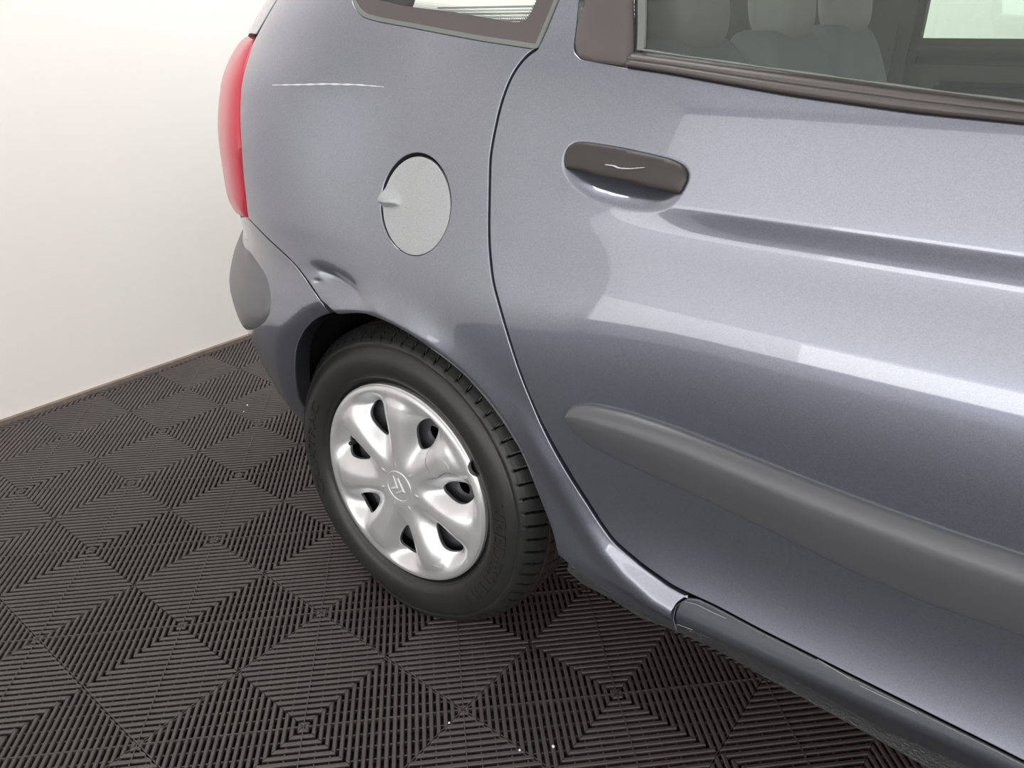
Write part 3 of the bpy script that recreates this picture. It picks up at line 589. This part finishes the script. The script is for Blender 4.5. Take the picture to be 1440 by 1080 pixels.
for k, (r, h) in enumerate(prof):
    rr = r+0*th_t
    if -.139 < h < -.0100 and r > .300 and k >= len(tp)-1:
        ph = (th_t*70/(2*math.pi)+(-h)*7.5+ (0.5 if h < -.045 else 0)) % 1.0
        dep = .0105 if -.044 < h else .006
        if k == len(tp)-1: dep = .006
        rr = rr-dep*(ph < .15)*(1 if not (-.052 < h < -.044 or -.084 < h < -.0745 or -.1155 < h < -.1065) else 0)
    x = FW(rr*np.cos(th_t), rr*np.sin(th_t), h+0*th_t)
    bulge = np.clip(.030-x[:, 2], 0, 1)
    if h > -.05: x[:, 1] += bulge*.25
    x[:, 2] = np.maximum(x[:, 2], .0008)
    vv.append(x)
vv = loc(np.vstack(vv)); ff = []
for i in range(len(prof)-1):
    a = i*SEG; b = a+SEG
    ff += [(a+j, b+j, b+(j+1) % SEG, a+(j+1) % SEG) for j in range(SEG)]
tyre = mesh('tyre', vv, ff, M['tyre'], car)
tyre.data.polygons.foreach_set('use_smooth', [i // SEG < len(tp)-2 for i in range(len(ff))])
tyre.data.materials.append(M['tread'])
tyre.data.polygons.foreach_set('material_index', [0 if i // SEG < len(tp)+4 else 1 for i in range(len(ff))])
tyre['label'] = 'black road tyre with raised sidewall lettering'
# small mould marks beside the tread
vm = []; fm = []
for k in range(20):
    a0 = 2*math.pi*(k+.2)/20; a1 = a0+.13
    for (ra, rb, s0, s1) in ((.2885, .2891, a0, a1), (.2965, .2971, a0, a1), (.2885, .2971, a0, a0+.002), (.2885, .2971, a1, a1+.002)):
        n = 8; t = np.linspace(s0, s1, n)
        ha = np.interp([ra, rb], [.2855, .291, .297, .302], [.0028, -.0005, -.0050, -.0105])+.0005
        b0 = len(vm); vm += list(loc(FW(ra*np.cos(t), ra*np.sin(t), ha[0]+0*t)))+list(loc(FW(rb*np.cos(t), rb*np.sin(t), ha[1]+0*t)))
        fm += [(b0+i, b0+i+1, b0+n+i+1, b0+n+i) for i in range(n-1)]
o = mesh('sidewall_mould_marks', vm, fm, M['black'], tyre); o['kind'] = 'stuff'
def lettering(text, a_start, a_end, r0, r1, name, lift=.0018):
    cu = bpy.data.curves.new('t', 'FONT'); cu.body = text; cu.size = 1; cu.extrude = .05; cu.resolution_u = 3
    to = bpy.data.objects.new('t', cu); COL.objects.link(to); bpy.context.view_layer.update()
    me = bpy.data.meshes.new_from_object(to.evaluated_get(bpy.context.evaluated_depsgraph_get())); bpy.data.objects.remove(to)
    bm = bmesh.new(); bm.from_mesh(me); bmesh.ops.subdivide_edges(bm, edges=[e for e in bm.edges if e.calc_length() > .25], cuts=3); bm.to_mesh(me); bm.free()
    n = len(me.vertices); c = np.empty(n*3); me.vertices.foreach_get('co', c); c = c.reshape(-1, 3)
    x0, x1 = c[:, 0].min(), c[:, 0].max(); y0, y1 = c[:, 1].min(), c[:, 1].max()
    t = np.radians(a_start+(a_end-a_start)*(c[:, 0]-x0)/(x1-x0)); r = r0+(r1-r0)*(c[:, 1]-y0)/(y1-y0)
    pa = np.array(tp); h = np.interp(r, pa[:, 0], pa[:, 1])+(c[:, 2] > 0)*lift-(c[:, 2] < 0)*.001
    me.vertices.foreach_set('co', loc(FW(r*np.cos(t), r*np.sin(t), h)).ravel()); me.update()
    return link(name, me, M['tyre'], tyre, smooth=False)
lettering('VREDESTEIN', 14.5, -46.5, .2395, .2655, 'raised_lettering').__setitem__('label', 'raised black sidewall lettering at the lower right')
lettering('QUATRAC', 204, 152.5, .238, .259, 'raised_lettering').__setitem__('label', 'raised black sidewall lettering at the left')
# steel rim behind the cover
rt = np.linspace(0, 2*math.pi, 24, endpoint=False)
rh = [np.c_[.128*math.cos(a)+.017*np.cos(rt), .128*math.sin(a)+.017*np.sin(rt)] for a in [math.radians(x) for x in (64.5, 11.3, 118, 171, -42, -95, -149)]]
ro = np.c_[.205*np.cos(th_), .205*np.sin(th_)]
sheet('wheel_rim', ro, M['rim'], car, holes=rh, F=FW, off=lambda a, b: -.038-.02*sst(.15, .19, np.hypot(a, b)), step=.012, bstep=.006, rim=((.0, .03),), hrim=((-.001, .01),))
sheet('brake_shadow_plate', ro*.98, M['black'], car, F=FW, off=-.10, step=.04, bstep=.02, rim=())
# ---- wheel cover
RC = .2075; A0 = math.radians(167.6)
def cover_h(a, b):
    r = np.hypot(a, b); t = np.arctan2(b, a); k = .5+.5*np.cos(7*(t-A0))
    x = r/RC
    ridge = np.interp(x, [0, .16, .30, .5, .70, .82, .90, .95, .985, 1.0], [.0070, .0070, .0078, .0110, .0130, .0105, .0055, .0045, .0030, -.0010])
    ridge = _cover_ridge(x)
    dep = .034*sst(.20, .66, x)*sst(.955, .80, x)
    ang = k**1.5
    h = ridge-dep*ang
    # faces beside each hole sweep to one side
    for j in range(7):
        aj = math.radians(130+20+j*51.43); dx = a*math.cos(aj)+b*math.sin(aj)-.047; dy = -a*math.sin(aj)+b*math.cos(aj)
        h = h+.0016*np.exp(-(dx/.0055)**2-(dy/.0022)**2)
    rr = np.abs(r-.0325); h = h-.0010*np.exp(-(rr/.0012)**2)
    return h
_cover_ridge = _spl([0, .16, .30, .5, .70, .82, .90, .95, .985, 1.0], [.0070, .0072, .0080, .0108, .0125, .0098, .0050, .0045, .0025, -.0015])
co = []
for i in range(440):
    a = 2*math.pi*i/440; d = math.degrees(a); r = RC
    if 26 < d < 33: r -= .0085*math.sin((d-26)/7*math.pi)**.5
    co.append((r*math.cos(a), r*math.sin(a)))
ch = []
for j in range(7):
    aj = A0+j*2*math.pi/7; e = np.linspace(0, 2*math.pi, 40, endpoint=False)
    rr = .036*np.cos(e); tt = .0225*np.sin(e)*(1+.35*np.cos(e)); cx_ = .136+rr; 
    ch.append(np.c_[cx_*math.cos(aj)-tt*math.sin(aj), cx_*math.sin(aj)+tt*math.cos(aj)])
pg = np.vstack([np.c_[r*np.cos(t), r*np.sin(t)] for r, t in [(r, np.linspace(0, 2*math.pi, max(6, min(440, int(2*math.pi*r/.0026))), endpoint=False)+r*40) for r in list(np.arange(.002, .196, .0026))+[.198, .1998, .2014, .2028, .2042, .2056, .2066]]])
cover = sheet('wheel_cover', np.array(co), M['cover'], car, grid=pg, holes=ch, F=FW, off=cover_h, step=.0028, bstep=.003, rim=((.0004, .0008), (.0005, .003), (.0002, .010)), hrim=((.0006, .0006), (.0010, .0020), (.0010, .0065)))
cover['label'] = 'cracked silver plastic wheel cover with seven openings'
# emblem: ring and two chevrons
ring = [(.0300, .0062), (.0306, .0078), (.0318, .0082), (.0328, .0078), (.0334, .0062)]
lathe('emblem_ring', ring, M['cover'], cover, 72, F=FW)
def chevron(pts, w0, w1):
    (ax_, ay), (bx, by), (cx2, cy2) = pts
    A = np.array([ax_, ay]); B = np.array([bx, by]); C = np.array([cx2, cy2])
    d1 = (B-A)/np.linalg.norm(B-A); d2 = (C-B)/np.linalg.norm(C-B); n1 = np.array([-d1[1], d1[0]]); n2 = np.array([-d2[1], d2[0]])
    bis = (n1+n2); bis /= max(bis@bis/2, .4)
    up = [A+n1*w0, B+bis*w1, C+n2*w0]; dn = [A-n1*w0, B-bis*w1, C-n2*w0]
    base = .0070
    v = [(*p, base) for p in up]+[(*p, base) for p in dn]+[(*A, base+.0012), (*B, base+.0019), (*C, base+.0012)]
    f = [(0, 1, 7, 6), (1, 2, 8, 7), (3, 6, 7, 4), (4, 7, 8, 5), (0, 6, 3), (2, 5, 8)]
    v = np.array(v); return mesh('emblem_chevron', loc(FW(v[:, 0], v[:, 1], v[:, 2])), f, M['cover'], cover, False)
e0 = np.array([.0070, .0040])*0
chevron([(-.0140, .0195), (-.0050, -.0045), (-.0215, -.0125)], .0022, .0036)
chevron([(-.0020, .0180), (.0120, -.0065), (-.0080, -.0190)], .0026, .0042)
for a in ([(.0749, .1098), (.0689, .0910), (.0738, .0792), (.0892, .0668)], [(.0779, .0461), (.1020, .0579), (.1231, .0782), (.1358, .0818), (.1482, .0753)]):
    strip('cover_crack', a, .0009, M['dark_scratch'], cover, F=lambda u, z, o_: FW(u, z, cover_h(u, z)+o_), off=.0003)
for a in ([(.0892, .0668), (.096, .061), (.104, .0575)], [(.12, .105), (.131, .098), (.134, .09)], [(.165, -.085), (.170, -.098), (.168, -.11)], [(.085, -.145), (.105, -.146)]):
    strip('cover_scuff', a, .0022, M['scratch'], cover, F=lambda u, z, o_: FW(u, z, cover_h(u, z)+o_), off=.0002)
# valve
vx, vy = .143*math.cos(math.radians(160)), .143*math.sin(math.radians(160))
def FV(a, b, h): return FW(a+vx, b+vy, h)
lathe('tyre_valve', [(.0001, .008), (.0035, .008), (.004, .006), (.004, -.004), (.0055, -.008), (.006, -.045)], M['black'], cover, 20, F=FV)

# ---- cabin behind the glass
def rblock(name, c, s, m, parent, e=.5, lean=0.0, n=20):
    """soft cushion block (superellipsoid), car axes"""
    v = []; f = []
    sg = lambda a, p: np.sign(a)*np.abs(a)**p
    for i in range(n+1):
        ph = -math.pi/2+math.pi*i/n
        for j in range(2*n):
            t = math.pi*j/n
            x = sg(math.cos(ph), e)*sg(math.cos(t), e); y = sg(math.cos(ph), e)*sg(math.sin(t), e); z = sg(math.sin(ph), e)
            px, py, pz = x*s[0]/2, y*s[1]/2, z*s[2]/2
            v.append((c[0]+px-lean*pz, -(c[1]+py), c[2]+pz))
    for i in range(n):
        for j in range(2*n):
            a = i*2*n+j; b = i*2*n+(j+1) % (2*n); f.append((a, b, b+2*n, a+2*n))
    return mesh(name, v, f, m, parent)
for y in (-.30, -.72, -1.14):
    s = rblock('rear_seat', (.485, y, .76), (.12, .335, .66), M['fabric'], car, .35, .36)
    rblock('headrest', (.375, y, 1.150), (.095, .175, .165), M['head'], s, .55, .15)
    rblock('seat_cushion', (.83, y, .42), (.50, .37, .17), M['fabric'], s, .4)
    for q in (-.06, .06): box('headrest_post', (.385, -(y+q), 1.07), (.012, .012, .08), M['rim'], s)
def wallpart(name, x0, x1, z0, z1, y, t, m, parent, bev=.01):
    return box(name, ((x0+x1)/2, -y, (z0+z1)/2), (x1-x0, t, z1-z0), m, parent, bev)
far = wallpart('far_side_door', .44, 1.45, .25, 1.0, -1.66, .10, M['card'], car, .02)
wallpart('door_card_panel', .52, 1.40, .40, .94, -1.60, .03, M['dash'], far, .012)
box('window_sill_trim', (.95, 1.615, 1.022), (1.02, .05, .045), M['card'], far, .015)
box('door_pillar', (.375, 1.63, 1.02), (.17, .08, .90), M['card'], far, .02)
box('rear_quarter_trim', (-.20, 1.63, .70), (1.25, .10, .80), M['card'], far, .02)
box('front_pillar', (1.52, 1.66, .95), (.16, .10, 1.4), M['card'], far, .02)
box('rear_pillar', (-.62, 1.60, 1.25), (.24, .10, .55), M['card'], far, .02)
for k in range(5): box('quarter_trim_rib', (-.75, 1.56+.02*k, 1.094+.011*k), (1.1, .03, .007), M['fabric'] if k % 2 else M['card'], far, .002)
box('centre_pillar_trim', (.02, 1.62, 1.12), (.64, .08, .72), M['card'], far, .02)
box('far_glass', (.90, 1.70, 1.22), (.92, .004, .40), M['glass'], far)
box('far_quarter_glass', (-.27, 1.70, 1.27), (.54, .004, .34), M['glass'], far)
# roof, cabin floor, rear shelf
rf = box('roof', (.78, .84, 1.60), (2.6, 1.45, .05), M['paint'], car, .02, seg=3)
box('roof_lining', (.78, .84, 1.555), (2.5, 1.4, .03), M['head'], rf)
box('roof_rail', (.78, .145, 1.49), (2.6, .12, .22), M['paint'], rf, .03, seg=3)
box('roof_rail', (.78, 1.60, 1.49), (2.6, .12, .22), M['paint'], rf, .03, seg=3)
fp = box('cabin_floor', (.95, .86, .30), (2.65, 1.52, .06), M['dash'], car, .01)
box('parcel_shelf', (-.10, .84, 1.0), (.72, 1.35, .03), M['dash'], car, .01)
box('front_bulkhead', (2.24, .86, .66), (.06, 1.5, .70), M['dash'], car, .02)
box('boot_side', (-.15, .30, .86), (.5, .02, .32), M['dash'], car)
print('tris', sum(len(o.data.loop_triangles) if o.type == 'MESH' and not o.data.calc_loop_triangles() else 0 for o in sc.objects))
